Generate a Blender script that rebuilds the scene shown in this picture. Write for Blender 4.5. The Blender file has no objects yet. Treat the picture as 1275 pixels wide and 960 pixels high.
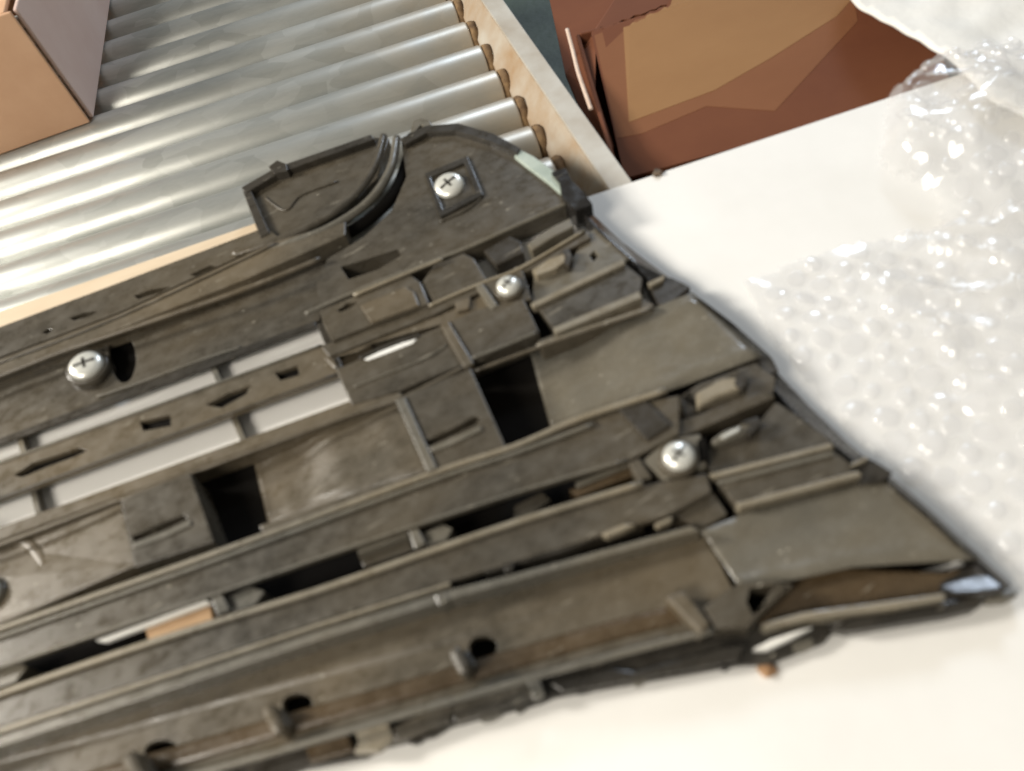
import bpy, bmesh, math, random
from mathutils import Vector, Matrix, noise
from mathutils.geometry import tessellate_polygon
R = math.radians
SC = bpy.context.scene
COL = SC.collection
random.seed(4)

# ------------------------------------------------------------------ camera
PITCH, ROLL, DIST, FPX = R(54.5), R(16.7), 0.55, 1000.0      # photo 1275 px wide
CX, CY = 637.5, 480.0
fwd = Vector((0, math.cos(PITCH), -math.sin(PITCH)))
rgt = Vector((1, 0, 0))
upv = Vector((0, math.sin(PITCH), math.cos(PITCH)))
xi = rgt * math.cos(ROLL) - upv * math.sin(ROLL)
yi = rgt * math.sin(ROLL) + upv * math.cos(ROLL)
CAM = -DIST * fwd
cd = bpy.data.cameras.new('camera')
cam = bpy.data.objects.new('camera', cd)
COL.objects.link(cam)
M3 = Matrix((xi, yi, -fwd)).transposed()
cam.matrix_world = Matrix.Translation(CAM) @ M3.to_4x4()
cd.sensor_fit = 'HORIZONTAL'
cd.sensor_width = 36
cd.lens = 36 * FPX / 1275
cd.clip_start = 0.01
cd.clip_end = 50
cd.dof.use_dof = True
cd.dof.focus_distance = 1.05
cd.dof.aperture_fstop = 4.2
SC.camera = cam

# ------------------------------------------------------------------ light
w = bpy.data.worlds.new('World')
SC.world = w
w.use_nodes = True
bg = w.node_tree.nodes['Background']
bg.inputs['Color'].default_value = (1.0, 0.96, 0.86, 1)
bg.inputs['Strength'].default_value = 0.21

def area(name, loc, target, size, power, color):
    l = bpy.data.lights.new(name, 'AREA')
    l.shape = 'RECTANGLE'
    l.size, l.size_y = size
    l.energy = power
    l.color = color
    o = bpy.data.objects.new(name, l)
    COL.objects.link(o)
    o.location = loc
    o.rotation_euler = (Vector(target) - Vector(loc)).to_track_quat('-Z', 'Y').to_euler()
    return o
area('window_light', (-2.3, 0.75, 1.45), (0, 0.1, 0), (0.5, 0.5), 74, (1.0, 0.95, 0.86))
area('doorway_light', (1.5, 3.0, 1.9), (0.1, 0.2, 0), (0.9, 0.6), 46, (0.72, 0.84, 1.0))
area('fill_light', (-1.15, -0.85, 1.25), (0.1, -0.15, 0), (0.6, 0.6), 23, (1.0, 0.93, 0.82))  # added fill from the front left, no known lamp there

SC.view_settings.view_transform = 'Standard'
SC.view_settings.look = 'None'
SC.view_settings.exposure = 0.14
SC.view_settings.gamma = 1.0
SC.view_settings.use_curve_mapping = False

# ------------------------------------------------------------------ helpers
def at(px, py, z=0.0):
    """point of the place at height z that the photograph shows at px, py"""
    d = fwd + xi * ((px - CX) / FPX) - yi * ((py - CY) / FPX)
    return CAM + d * ((z - CAM.z) / d.z)

def on_plane(px, py, p0, n, lift=0.0):
    """where the photograph's px, py meets a tilted plane of the place"""
    d = fwd + xi * ((px - CX) / FPX) - yi * ((py - CY) / FPX)
    return CAM + d * ((Vector(p0) + n * lift - CAM).dot(n) / d.dot(n))

def link(name, me, mat=None, parent=None):
    o = bpy.data.objects.new(name, me)
    COL.objects.link(o)
    if mat:
        me.materials.append(mat)
    if parent:
        o.parent = parent
    return o

def tag(o, label=None, cat=None, group=None, kind=None):
    if label: o['label'] = label
    if cat: o['category'] = cat
    if group: o['group'] = group
    if kind: o['kind'] = kind
    return o

def empty(name, loc=(0, 0, 0)):
    o = bpy.data.objects.new(name, None)
    o.empty_display_size = 0.02
    COL.objects.link(o)
    o.location = loc
    return o

def bevel(o, width=0.0008, seg=2):
    m = o.modifiers.new('bevel', 'BEVEL')
    m.width = width
    m.segments = seg
    m.limit_method = 'ANGLE'
    m.angle_limit = R(35)
    return o

def poly_mesh(name, loops, zb):
    """loops: world-space loops (outer, then holes) -> solid down to zb (number or callable)"""
    bm = bmesh.new()
    flat = [v for lp in loops for v in lp]
    top = [bm.verts.new(v) for v in flat]
    bot = [bm.verts.new((v.x, v.y, zb)) for v in flat]
    tris = tessellate_polygon([[Vector((v.x, v.y, 0)) for v in lp] for lp in loops])
    for a, b, c in tris:
        if len({a, b, c}) < 3: continue
        try:
            bm.faces.new((top[a], top[b], top[c]))
            bm.faces.new((bot[c], bot[b], bot[a]))
        except ValueError:
            pass
    i0 = 0
    for lp in loops:
        n = len(lp)
        for k in range(n):
            a, b = i0 + k, i0 + (k + 1) % n
            bm.faces.new((top[a], bot[a], bot[b], top[b]))
        i0 += n
    bmesh.ops.recalc_face_normals(bm, faces=bm.faces)
    bmesh.ops.dissolve_limit(bm, angle_limit=R(0.5), verts=bm.verts, edges=bm.edges)
    me = bpy.data.meshes.new(name)
    bm.to_mesh(me)
    bm.free()
    return me

def rounded(lp, n=4):
    m = len(lp)
    out_ = []
    for i in range(m):
        p0, p1, p2, p3 = (Vector(lp[(i + k) % m]) for k in (-1, 0, 1, 2))
        for k in range(n):
            t_ = k / n
            out_.append(tuple(0.5 * ((2 * p1) + (p2 - p0) * t_ + (2 * p0 - 5 * p1 + 4 * p2 - p3) * t_ * t_ + (3 * p1 - p0 - 3 * p2 + p3) * t_ ** 3)))
    return out_

def prism(name, pts, zt, zb, mat, parent=None, holes=(), bev=0.0008):
    def conv(lp):
        return [at(p[0], p[1], (p[2] if len(p) > 2 else zt) * 0.001) for p in lp]
    me = poly_mesh(name, [conv(pts)] + [conv(h) for h in holes], zb * 0.001)
    o = link(name, me, mat, parent)
    if bev: bevel(o, bev)
    return o

def tube_mesh(name, path, rad, seg=10, flat=1.0):
    bm = bmesh.new()
    rings = []
    n = len(path)
    for i, p in enumerate(path):
        t = (path[min(i + 1, n - 1)] - path[max(i - 1, 0)]).normalized()
        s = t.cross(Vector((0, 0, 1)))
        if s.length < 1e-4: s = Vector((1, 0, 0))
        s.normalize()
        q = s.cross(t).normalized()
        rr = rad[i] if isinstance(rad, (list, tuple)) else rad
        rings.append([bm.verts.new(p + s * math.cos(a) * rr + q * math.sin(a) * rr * flat)
                      for a in [2 * math.pi * k / seg for k in range(seg)]])
    for a, b in zip(rings, rings[1:]):
        for k in range(seg):
            bm.faces.new((a[k], a[(k + 1) % seg], b[(k + 1) % seg], b[k]))
    bm.faces.new(rings[0][::-1]); bm.faces.new(rings[-1])
    bmesh.ops.recalc_face_normals(bm, faces=bm.faces)
    for f in bm.faces: f.smooth = len(f.verts) == 4
    me = bpy.data.meshes.new(name)
    bm.to_mesh(me); bm.free()
    return me

def smooth_path(pts, n=6):
    out = []
    for i in range(len(pts) - 1):
        p0, p1, p2, p3 = pts[max(i - 1, 0)], pts[i], pts[i + 1], pts[min(i + 2, len(pts) - 1)]
        for k in range(n):
            t = k / n
            out.append(0.5 * ((2 * p1) + (p2 - p0) * t + (2 * p0 - 5 * p1 + 4 * p2 - p3) * t * t
                              + (3 * p1 - p0 - 3 * p2 + p3) * t ** 3))
    out.append(pts[-1])
    return out

def rib(name, pts, z, rad, mat, parent, flat=1.0, curve=True):
    path = [at(p[0], p[1], (p[2] if len(p) > 2 else z) * 0.001) for p in pts]
    if curve and len(path) > 2: path = smooth_path(path)
    return link(name, tube_mesh(name, path, rad * 0.001, flat=flat), mat, parent)

# ------------------------------------------------------------------ materials
def material(name):
    m = bpy.data.materials.new(name)
    m.use_nodes = True
    nt = m.node_tree
    b = nt.nodes['Principled BSDF']
    return m, nt, b

def nnode(nt, kind, **kw):
    n = nt.nodes.new(kind)
    for k, v in kw.items():
        if k in n.inputs: n.inputs[k].default_value = v
        else: setattr(n, k, v)
    return n

def ramp(nt, src, stops):
    r = nt.nodes.new('ShaderNodeValToRGB')
    el = r.color_ramp.elements
    while len(el) < len(stops): el.new(0.5)
    for e, (p, c) in zip(el, stops):
        e.position = p
        e.color = c if len(c) == 4 else (*c, 1)
    nt.links.new(src, r.inputs['Fac'])
    return r

def plastic(name, base, dust, rough, dust_amt=0.5, glints=True, bump=0.15, spec=0.5):
    """moulded plastic under workshop dust: broad grime, fine settled dust, painted glint streaks and flecks"""
    m, nt, b = material(name)
    L = nt.links
    g = nt.nodes.new('ShaderNodeNewGeometry')
    def noise_fac(scale, detail, rgh, stretch, rot, lo, hi, vlo, vhi):
        mp = nnode(nt, 'ShaderNodeMapping', vector_type='TEXTURE', Scale=stretch, Rotation=(0, 0, R(rot)))
        L.new(g.outputs['Position'], mp.inputs['Vector'])
        n = nnode(nt, 'ShaderNodeTexNoise', Scale=scale, Detail=detail, Roughness=rgh)
        L.new(mp.outputs['Vector'], n.inputs['Vector'])
        return ramp(nt, n.outputs['Fac'], [(lo, (vlo,) * 3), (hi, (vhi,) * 3)]).outputs['Color'], n.outputs['Fac']
    def mixc(fac, a, c):
        mx = nnode(nt, 'ShaderNodeMix', data_type='RGBA')
        L.new(fac, mx.inputs[0])
        if isinstance(a, tuple): mx.inputs[6].default_value = (*a, 1)
        else: L.new(a, mx.inputs[6])
        mx.inputs[7].default_value = (*c, 1)
        return mx.outputs[2]
    broad, _ = noise_fac(12, 4, .55, (1.8, 1, 1), 12, .3, .72, 0.0, dust_amt)
    fine, ff = noise_fac(110, 8, .7, (1.4, 1, 1), 14, .34, .8, 0.0, dust_amt * .5)
    col = mixc(broad, base, tuple(.5 * (x + y) * k for x, y, k in zip(base, dust, (1.12, 1.0, .82))))
    col = mixc(fine, col, dust)
    if glints:  # streaks and flecks painted for glints on the dust
        glint_streak, _ = noise_fac(210, 3, .5, (5.5, .8, 1), 16, .68, .72, 0.0, .35)
        col = mixc(glint_streak, col, (.34, .31, .25))
        mp2 = nnode(nt, 'ShaderNodeMapping', vector_type='TEXTURE', Scale=(2.6, .75, 1), Rotation=(0, 0, R(18)))
        L.new(g.outputs['Position'], mp2.inputs['Vector'])
        v = nnode(nt, 'ShaderNodeTexVoronoi', Scale=190.0)
        L.new(mp2.outputs['Vector'], v.inputs['Vector'])
        r2 = ramp(nt, v.outputs['Distance'], [(0.07, (1, 1, 1)), (0.14, (0, 0, 0))])
        gate, _ = noise_fac(48, 2, .5, (1, 1, 1), 0, .55, .64, 0.0, .6)
        mul = nnode(nt, 'ShaderNodeMath', operation='MULTIPLY')
        L.new(r2.outputs['Color'], mul.inputs[0]); L.new(gate, mul.inputs[1])
        col = mixc(mul.outputs[0], col, (0.56, 0.52, 0.43))
    L.new(col, b.inputs['Base Color'])
    rr = ramp(nt, ff, [(0.36, (max(rough - 0.12, .06),) * 3), (0.7, (min(rough + 0.22, 1),) * 3)])
    L.new(rr.outputs['Color'], b.inputs['Roughness'])
    n4 = nnode(nt, 'ShaderNodeTexNoise', Scale=420.0, Detail=5.0, Roughness=.7)
    L.new(g.outputs['Position'], n4.inputs['Vector'])
    bp = nnode(nt, 'ShaderNodeBump', Strength=bump, Distance=0.0008)
    L.new(n4.outputs['Fac'], bp.inputs['Height'])
    bp2 = nnode(nt, 'ShaderNodeBump', Strength=bump * .45, Distance=0.004)
    n5 = nnode(nt, 'ShaderNodeTexNoise', Scale=38.0, Detail=2.0)
    L.new(g.outputs['Position'], n5.inputs['Vector'])
    L.new(n5.outputs['Fac'], bp2.inputs['Height'])
    L.new(bp.outputs['Normal'], bp2.inputs['Normal'])
    L.new(bp2.outputs['Normal'], b.inputs['Normal'])
    b.inputs['Specular IOR Level'].default_value = spec
    return m

def simple(name, c1, c2, scale, rough, metal=0.0, bump=0.1, stretch=(1, 1, 1), bscale=150.0, bdist=0.0005):
    m, nt, b = material(name)
    L = nt.links
    g = nt.nodes.new('ShaderNodeNewGeometry')
    mp = nnode(nt, 'ShaderNodeMapping', Scale=stretch)
    L.new(g.outputs['Position'], mp.inputs['Vector'])
    n = nnode(nt, 'ShaderNodeTexNoise', Scale=scale, Detail=6.0, Roughness=0.6)
    L.new(mp.outputs['Vector'], n.inputs['Vector'])
    r = ramp(nt, n.outputs['Fac'], [(0.3, c1), (0.72, c2)])
    L.new(r.outputs['Color'], b.inputs['Base Color'])
    b.inputs['Roughness'].default_value = rough
    b.inputs['Metallic'].default_value = metal
    n2 = nnode(nt, 'ShaderNodeTexNoise', Scale=bscale, Detail=4.0)
    L.new(mp.outputs['Vector'], n2.inputs['Vector'])
    bp = nnode(nt, 'ShaderNodeBump', Strength=bump, Distance=bdist)
    L.new(n2.outputs['Fac'], bp.inputs['Height'])
    L.new(bp.outputs['Normal'], b.inputs['Normal'])
    return m

BLK = plastic('dusty_black_plastic', (0.032, 0.030, 0.026), (0.145, 0.128, 0.098), 0.31, 0.85)
DRK = plastic('clean_black_plastic', (0.020, 0.019, 0.017), (0.075, 0.065, 0.05), 0.3, 0.6)
DST = plastic('tan_dusted_plastic', (0.052, 0.047, 0.037), (0.19, 0.161, 0.117), 0.33, 0.9)
GRY = plastic('grey_streaked_plastic', (0.090, 0.088, 0.078), (0.20, 0.185, 0.15), 0.3, 0.8)
EDG = plastic('worn_highlight_plastic', (0.135, 0.124, 0.10), (0.36, 0.33, 0.265), 0.3, 0.9, glints=False)  # pale tone paints edge highlights as well as wear and dust
GLS = plastic('gloss_black_plastic', (0.012, 0.012, 0.013), (0.04, 0.036, 0.03), 0.16, 0.4, bump=0.05)
BRN = plastic('brown_dirty_plastic', (0.040, 0.029, 0.018), (0.15, 0.108, 0.062), 0.26, 0.8)
TIP = plastic('streaked_gloss_plastic', (0.014, 0.014, 0.015), (0.06, 0.054, 0.045), 0.19, 0.6, bump=0.16)
SMO = plastic('smooth_grey_plastic', (0.090, 0.090, 0.082), (0.20, 0.185, 0.15), 0.24, 0.85, bump=.07)
PIT = plastic('shade_black_plastic', (0.006, 0.0055, 0.005), (0.012, 0.010, 0.008), 0.9, 0.4, glints=False, spec=0.08)  # near-black stands for shade in gaps and recesses
ZNC = simple('zinc_screw_metal', (0.72, 0.72, 0.66), (0.9, 0.89, 0.82), 60, 0.3, 0.45, 0.1)
TAN = simple('tan_slot_card', (0.42, 0.27, 0.15), (0.55, 0.37, 0.22), 30, 0.85, 0, 0.3)  # tan of cardboard seen through a slot
WHT = simple('white_board_face', (0.80, 0.785, 0.75), (0.88, 0.87, 0.84), 7, 0.55, 0, 0.12, (1, 1, 1), 30, 0.002)
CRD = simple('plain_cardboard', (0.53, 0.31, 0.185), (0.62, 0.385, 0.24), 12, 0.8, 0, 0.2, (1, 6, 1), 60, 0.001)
CRB = simple('shaded_brown_cardboard', (0.125, 0.036, 0.012), (0.165, 0.054, 0.019), 6, 0.85, 0, 0.2, (1, 1.6, 1), 60, 0.001)  # carton cardboard with its shade put into the colour
CRL = simple('lit_tan_cardboard', (0.265, 0.135, 0.052), (0.305, 0.163, 0.066), 6, 0.85, 0, 0.2, (1, 1.6, 1), 60, 0.001)  # same cardboard coloured as lit
CRM2 = simple('half_lit_cardboard', (0.185, 0.070, 0.026), (0.22, 0.088, 0.035), 6, 0.85, 0, 0.2, (1, 1.6, 1), 60, 0.001)  # same cardboard coloured as half lit
TRN = simple('torn_cardboard_edge', (0.62, 0.46, 0.36), (0.78, 0.64, 0.54), 50, 0.9, 0, 0.6, (1, 1, 1), 200, 0.002)
PNK = simple('cool_light_cardboard', (0.60, 0.43, 0.37), (0.68, 0.53, 0.47), 9, 0.7, 0, 0.15, (4, 1, 1), 60, 0.001)  # pinkish tone paints cool light on the carton side
SHT = simple('tan_sheet', (0.58, 0.46, 0.32), (0.68, 0.56, 0.41), 9, 0.7, 0, 0.15, (1, 5, 1), 60, 0.001)
FOM = simple('white_foam', (0.82, 0.81, 0.77), (0.88, 0.87, 0.83), 14, 0.7, 0, 0.3, (1, 1, 1), 90, 0.002)
FLR = simple('dark_green_floor', (0.020, 0.036, 0.026), (0.075, 0.105, 0.078), 9, 0.6, 0, 0.3, (1, 1, 1), 60, 0.004)
CRM = simple('dark_crumb', (0.05, 0.04, 0.03), (0.16, 0.11, 0.07), 90, 0.8, 0, 0.5)
CRN = simple('brown_crumb', (0.25, 0.13, 0.06), (0.45, 0.28, 0.15), 90, 0.8, 0, 0.5)
WPL = simple('sliver_white', (0.8, 0.79, 0.74), (0.88, 0.87, 0.83), 40, 0.35, 0, 0.1)  # for added pieces that stand for board showing through gaps
TAP = simple('pale_green_tape', (0.30, 0.36, 0.31), (0.5, 0.56, 0.5), 50, 0.35, 0, 0.4)

def galvanised(name, rusty):
    m, nt, b = material(name)
    L = nt.links
    tc = nt.nodes.new('ShaderNodeTexCoord')
    ob = nt.nodes.new('ShaderNodeObjectInfo')
    add = nnode(nt, 'ShaderNodeVectorMath', operation='ADD')
    L.new(tc.outputs['Object'], add.inputs[0]); L.new(ob.outputs['Location'], add.inputs[1])
    mp = nnode(nt, 'ShaderNodeMapping', Scale=(3, 14, 14))
    L.new(add.outputs[0], mp.inputs['Vector'])
    n = nnode(nt, 'ShaderNodeTexNoise', Scale=3.0, Detail=8.0, Roughness=0.7)
    L.new(mp.outputs['Vector'], n.inputs['Vector'])
    r = ramp(nt, n.outputs['Fac'], [(0.32, (0.40, 0.412, 0.39)), (0.5, (0.48, 0.49, 0.46)), (0.7, (0.56, 0.565, 0.525))])
    v = nnode(nt, 'ShaderNodeTexVoronoi', Scale=60.0)
    mv = nnode(nt, 'ShaderNodeMapping', Scale=(0.5, 1, 1))
    L.new(add.outputs[0], mv.inputs['Vector']); L.new(mv.outputs['Vector'], v.inputs['Vector'])
    hs = nnode(nt, 'ShaderNodeMix', data_type='RGBA', blend_type='SOFT_LIGHT')
    hs.inputs[0].default_value = 0.25
    vb = nt.nodes.new('ShaderNodeRGBToBW')
    L.new(v.outputs['Color'], vb.inputs[0])
    L.new(r.outputs['Color'], hs.inputs[6]); L.new(vb.outputs[0], hs.inputs[7])
    bw = nnode(nt, 'ShaderNodeHueSaturation', Saturation=0.9)
    L.new(hs.outputs[2], bw.inputs['Color'])
    # rust creeping in from the roller ends: wear that has its own place on the roller
    sx = nt.nodes.new('ShaderNodeSeparateXYZ')
    L.new(tc.outputs['Object'], sx.inputs[0])
    mr = nnode(nt, 'ShaderNodeMapRange')
    mr.inputs['From Min'].default_value = -0.16 if rusty else -9
    mr.inputs['From Max'].default_value = 0.02 if rusty else 9
    L.new(sx.outputs['X'], mr.inputs['Value'])
    mu = nnode(nt, 'ShaderNodeMath', operation='MULTIPLY')
    n2 = nnode(nt, 'ShaderNodeTexNoise', Scale=22.0, Detail=5.0)
    L.new(add.outputs[0], n2.inputs['Vector'])
    r2 = ramp(nt, n2.outputs['Fac'], [(0.3, (0.35,) * 3), (0.7, (1,) * 3)])
    L.new(mr.outputs['Result'], mu.inputs[0]); L.new(r2.outputs['Color'], mu.inputs[1])
    mx = nnode(nt, 'ShaderNodeMix', data_type='RGBA')
    L.new(mu.outputs[0], mx.inputs[0]); L.new(bw.outputs['Color'], mx.inputs[6])
    mx.inputs[7].default_value = (0.50, 0.42, 0.31, 1)
    L.new(mx.outputs[2], b.inputs['Base Color'])
    inv = nnode(nt, 'ShaderNodeMapRange')
    inv.inputs['To Min'].default_value = 0.66; inv.inputs['To Max'].default_value = 0.15
    L.new(mu.outputs[0], inv.inputs['Value']); L.new(inv.outputs['Result'], b.inputs['Metallic'])
    rr = ramp(nt, n.outputs['Fac'], [(0.3, (0.46,) * 3), (0.7, (0.36,) * 3)])
    L.new(rr.outputs['Color'], b.inputs['Roughness'])
    return m
GAL = galvanised('galvanised_roller_steel', True)
RAL = simple('worn_rail_steel', (0.40, 0.345, 0.27), (0.56, 0.535, 0.475), 22, 0.5, 0.15, 0.15, (1, 1, 1), 80, 0.001)
RST = simple('rust_stained_steel', (0.33, 0.215, 0.115), (0.46, 0.43, 0.37), 24, 0.65, 0.1, 0.2, (1, 1, 1), 80, 0.001)
RUS = simple('dark_rust', (0.07, 0.035, 0.015), (0.30, 0.19, 0.09), 90, 0.9, 0, 0.6)

# bubble film
mB, nt, b = material('clear_bubble_film')
out = nt.nodes['Material Output']
nt.nodes.remove(b)
tr = nnode(nt, 'ShaderNodeBsdfTransparent', Color=(0.99, 0.99, 0.995, 1))
df = nnode(nt, 'ShaderNodeBsdfDiffuse', Color=(0.93, 0.93, 0.93, 1))
tl = nnode(nt, 'ShaderNodeBsdfTranslucent', Color=(0.9, 0.9, 0.9, 1))
gl = nnode(nt, 'ShaderNodeBsdfGlossy', Color=(1, 1, 1, 1), Roughness=0.1)
m0 = nnode(nt, 'ShaderNodeMixShader'); m0.inputs[0].default_value = 0.3
nt.links.new(df.outputs[0], m0.inputs[1]); nt.links.new(tl.outputs[0], m0.inputs[2])
m1 = nnode(nt, 'ShaderNodeMixShader'); m1.inputs[0].default_value = 0.19
nt.links.new(tr.outputs[0], m1.inputs[1]); nt.links.new(m0.outputs[0], m1.inputs[2])
lw = nnode(nt, 'ShaderNodeLayerWeight', Blend=0.5)
pw = nnode(nt, 'ShaderNodeMath', operation='POWER'); pw.inputs[1].default_value = 3.0
nt.links.new(lw.outputs['Facing'], pw.inputs[0])
fr = nnode(nt, 'ShaderNodeMath', operation='MULTIPLY_ADD'); fr.inputs[1].default_value = 0.05; fr.inputs[2].default_value = 0.062
nt.links.new(pw.outputs[0], fr.inputs[0])
m2 = nnode(nt, 'ShaderNodeMixShader')
nt.links.new(fr.outputs[0], m2.inputs[0]); nt.links.new(m1.outputs[0], m2.inputs[1]); nt.links.new(gl.outputs[0], m2.inputs[2])
nt.links.new(m2.outputs[0], out.inputs['Surface'])
BUB = mB

# ------------------------------------------------------------------ the setting: floor
def box_mesh(name, x0, x1, y0, y1, z0, z1):
    bm = bmesh.new()
    bmesh.ops.create_cube(bm, size=1)
    for v in bm.verts:
        v.co = Vector((x0 + (v.co.x + .5) * (x1 - x0), y0 + (v.co.y + .5) * (y1 - y0), z0 + (v.co.z + .5) * (z1 - z0)))
    me = bpy.data.meshes.new(name)
    bm.to_mesh(me); bm.free()
    return me
FZ = -0.34
fl = link('floor', box_mesh('floor', -2.2, 2.2, -1.2, 3.2, FZ - 0.02, FZ), FLR)
tag(fl, kind='structure')

# ------------------------------------------------------------------ roller conveyor
conv = empty('roller_conveyor', (0.09, 0.26, FZ))
tag(conv, 'galvanised steel roller conveyor with rusty side rail beneath the white board', 'conveyor')
RR, PITCHR = 0.0236, 0.05
ZR = -0.0475
RYAW = R(2.4)
rail_dir = Vector((0.0273, -0.2484, 0)).normalized()      # towards the camera
def rail_pt(s, off=0.0, z=0.0):
    """s metres away from the camera along the rail, off metres to its right"""
    nrm = Vector((-rail_dir.y, rail_dir.x, 0))
    if nrm.x < 0: nrm = -nrm
    p = Vector((0.0898, 0.2605, 0)) - rail_dir * s + nrm * off
    return Vector((p.x, p.y, z))
def roller_mesh():
    bm = bmesh.new()
    L, seg = 0.95, 40
    prof = [(-L, 0.0), (-L, RR * .93), (-L + .002, RR), (-0.0035, RR), (-0.0012, RR * .95), (-0.0008, RR * .8), (-0.0008, 0.004)]
    # two extra rings so the tube may sag and dent a little
    rings = []
    for x, r in prof:
        rings.append([bm.verts.new((x, math.cos(2 * math.pi * k / seg) * max(r, 1e-4), math.sin(2 * math.pi * k / seg) * max(r, 1e-4))) for k in range(seg)])
    for a, c in zip(rings, rings[1:]):
        for k in range(seg):
            f = bm.faces.new((a[k], a[(k + 1) % seg], c[(k + 1) % seg], c[k])); f.smooth = True
    bmesh.ops.recalc_face_normals(bm, faces=bm.faces)
    me = bpy.data.meshes.new('roller')
    bm.to_mesh(me); bm.free()
    me.materials.append(GAL)
    return me
rm = roller_mesh()
for k in range(-2, 15):
    p = rail_pt(PITCHR * (k + 0.5), 0.0, ZR)
    o = bpy.data.objects.new('roller', rm)
    COL.objects.link(o)
    o.parent = conv
    o.location = p - conv.location
    o.rotation_euler = (random.uniform(0, 6.28), 0, RYAW + R(random.uniform(-.15, .15)))
# side rail: web and top flange, one channel
def rail_prism(name, prof, s0, s1, mat, parent):
    bm = bmesh.new()
    A = [bm.verts.new(rail_pt(s0, a, z) - conv.location) for a, z in prof]
    B = [bm.verts.new(rail_pt(s1, a, z) - conv.location) for a, z in prof]
    n = len(prof)
    for k in range(n):
        bm.faces.new((A[k], A[(k + 1) % n], B[(k + 1) % n], B[k]))
    bm.faces.new(A); bm.faces.new(B[::-1])
    bmesh.ops.recalc_face_normals(bm, faces=bm.faces)
    me = bpy.data.meshes.new(name)
    bm.to_mesh(me); bm.free()
    return link(name, me, mat, parent)
web = rail_prism('rail_web', [(0.003, -0.085), (0.003, -0.034), (0.021, -0.0105), (0.025, -0.0105), (0.0075, -0.034), (0.0075, -0.085)], -0.5, 0.75, RST, conv)
flg = rail_prism('rail_flange', [(0.021, -0.0104), (0.021, -0.008), (0.041, -0.008), (0.041, -0.022), (0.0385, -0.022), (0.0385, -0.0104)], -0.5, 0.75, RAL, conv)
bevel(flg, 0.001)
# rusty collar added to show the dark gap between roller and web
cols = []
for v in range(3):
    bm = bmesh.new()
    seg = 36
    rings = []
    for x, r in ((-.0007, RR * .55), (-.0007, RR * .9), (.0012, RR * .965), (.0040, RR * .97), (.0075, RR * .93), (.009, RR * .5)):
        ring = []
        for k in range(seg):
            a = 2 * math.pi * k / seg
            rr_ = r * (1 + .035 * noise.noise(Vector((math.cos(a) * 3 + v * 7, math.sin(a) * 3, x * 300))))
            ring.append(bm.verts.new((x + .0012 * noise.noise(Vector((math.cos(a) * 2.5, math.sin(a) * 2.5 + v * 5, 1))), rr_ * math.cos(a), rr_ * math.sin(a))))
        rings.append(ring)
    for a_, c_ in zip(rings, rings[1:]):
        for k in range(seg): bm.faces.new((a_[k], a_[(k + 1) % seg], c_[(k + 1) % seg], c_[k])).smooth = True
    bmesh.ops.recalc_face_normals(bm, faces=bm.faces)
    me = bpy.data.meshes.new('added_gap_collar'); bm.to_mesh(me); bm.free()
    me.materials.append(RUS)
    cols.append(me)
for k in range(-2, 15):
    o = bpy.data.objects.new('added_gap_collar', cols[k % 3])
    COL.objects.link(o)
    o.parent = conv
    o.location = rail_pt(PITCHR * (k + 0.5), 0.0, ZR) - conv.location
    o.rotation_euler = (random.uniform(-1, 1), 0, RYAW)

# ------------------------------------------------------------------ cardboard sheet and white board
sh = link('cardboard_sheet', poly_mesh('cardboard_sheet', [[at(-140, 440, -.0065), at(0, 388, -.0065), at(330, 274, -.0065), at(420, 262, -.0065), at(400, 420, -.0065), at(-140, 600, -.0065)]], -0.0078), SHT)
tag(sh, 'thin tan cardboard sheet edge showing between the rollers and the grille', 'cardboard')
bA, bB = at(724, 247, 0), at(1110, 120, 0)
bd = (bB - bA).normalized()
bn = Vector((-bd.y, bd.x, 0))
c = [bA, bA + bd * 1.15, bA + bd * 1.15 - bn * 0.9, bA - bd * 0.62 - bn * 0.9, bA - bd * 0.62 - bn * 0.012, bA - bd * 0.3 - bn * 0.012]
wb = link('white_board', poly_mesh('white_board', [c], -0.006), WHT)
bevel(wb, 0.001)
tag(wb, 'flat white board lying under the black grille and the bubble wrap', 'board')

# ------------------------------------------------------------------ left carton
def slab(name, a, b_, c_, d, th, mat, parent, off=Vector()):
    """four corners (world) given thickness th along their normal"""
    n = (b_ - a).cross(d - a).normalized() * th
    bm = bmesh.new()
    v = [bm.verts.new(p - off) for p in (a, b_, c_, d)] + [bm.verts.new(p + n - off) for p in (a, b_, c_, d)]
    for f in ((0, 1, 2, 3), (7, 6, 5, 4), (0, 4, 5, 1), (1, 5, 6, 2), (2, 6, 7, 3), (3, 7, 4, 0)):
        bm.faces.new([v[i] for i in f])
    bmesh.ops.recalc_face_normals(bm, faces=bm.faces)
    me = bpy.data.meshes.new(name)
    bm.to_mesh(me); bm.free()
    o = link(name, me, mat, parent)
    bevel(o, 0.0012)
    return o
zc = -0.0225
B0 = at(112, 150, zc)
fx = (at(0, 190, zc) - B0).normalized()          # to the left along the front
fy = (at(134, 0, zc) - B0).normalized()          # away along the side
H = Vector((0, 0, 0.127))
lb = empty('carton', B0)
tag(lb, 'plain tan carton standing on the rollers with a side coloured pale for cool light', 'carton')
B1, B2, B3 = B0 + fx * 0.36, B0 + fy * 0.3, B0 + fx * 0.36 + fy * 0.3
t = 0.004
slab('front_panel', B0, B1, B1 + H, B0 + H, -t, CRD, lb, B0)
slab('side_panel', B0 + fy * t, B2, B2 + H * .985, B0 + fy * t + H * .985, t, PNK, lb, B0)
slab('back_panel', B2 + fx * t, B3, B3 + H, B2 + fx * t + H, t, CRD, lb, B0)
e1, e2 = B0 + H + Vector((0, 0, .0005)), B2 + H + Vector((0, 0, .0005))
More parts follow.
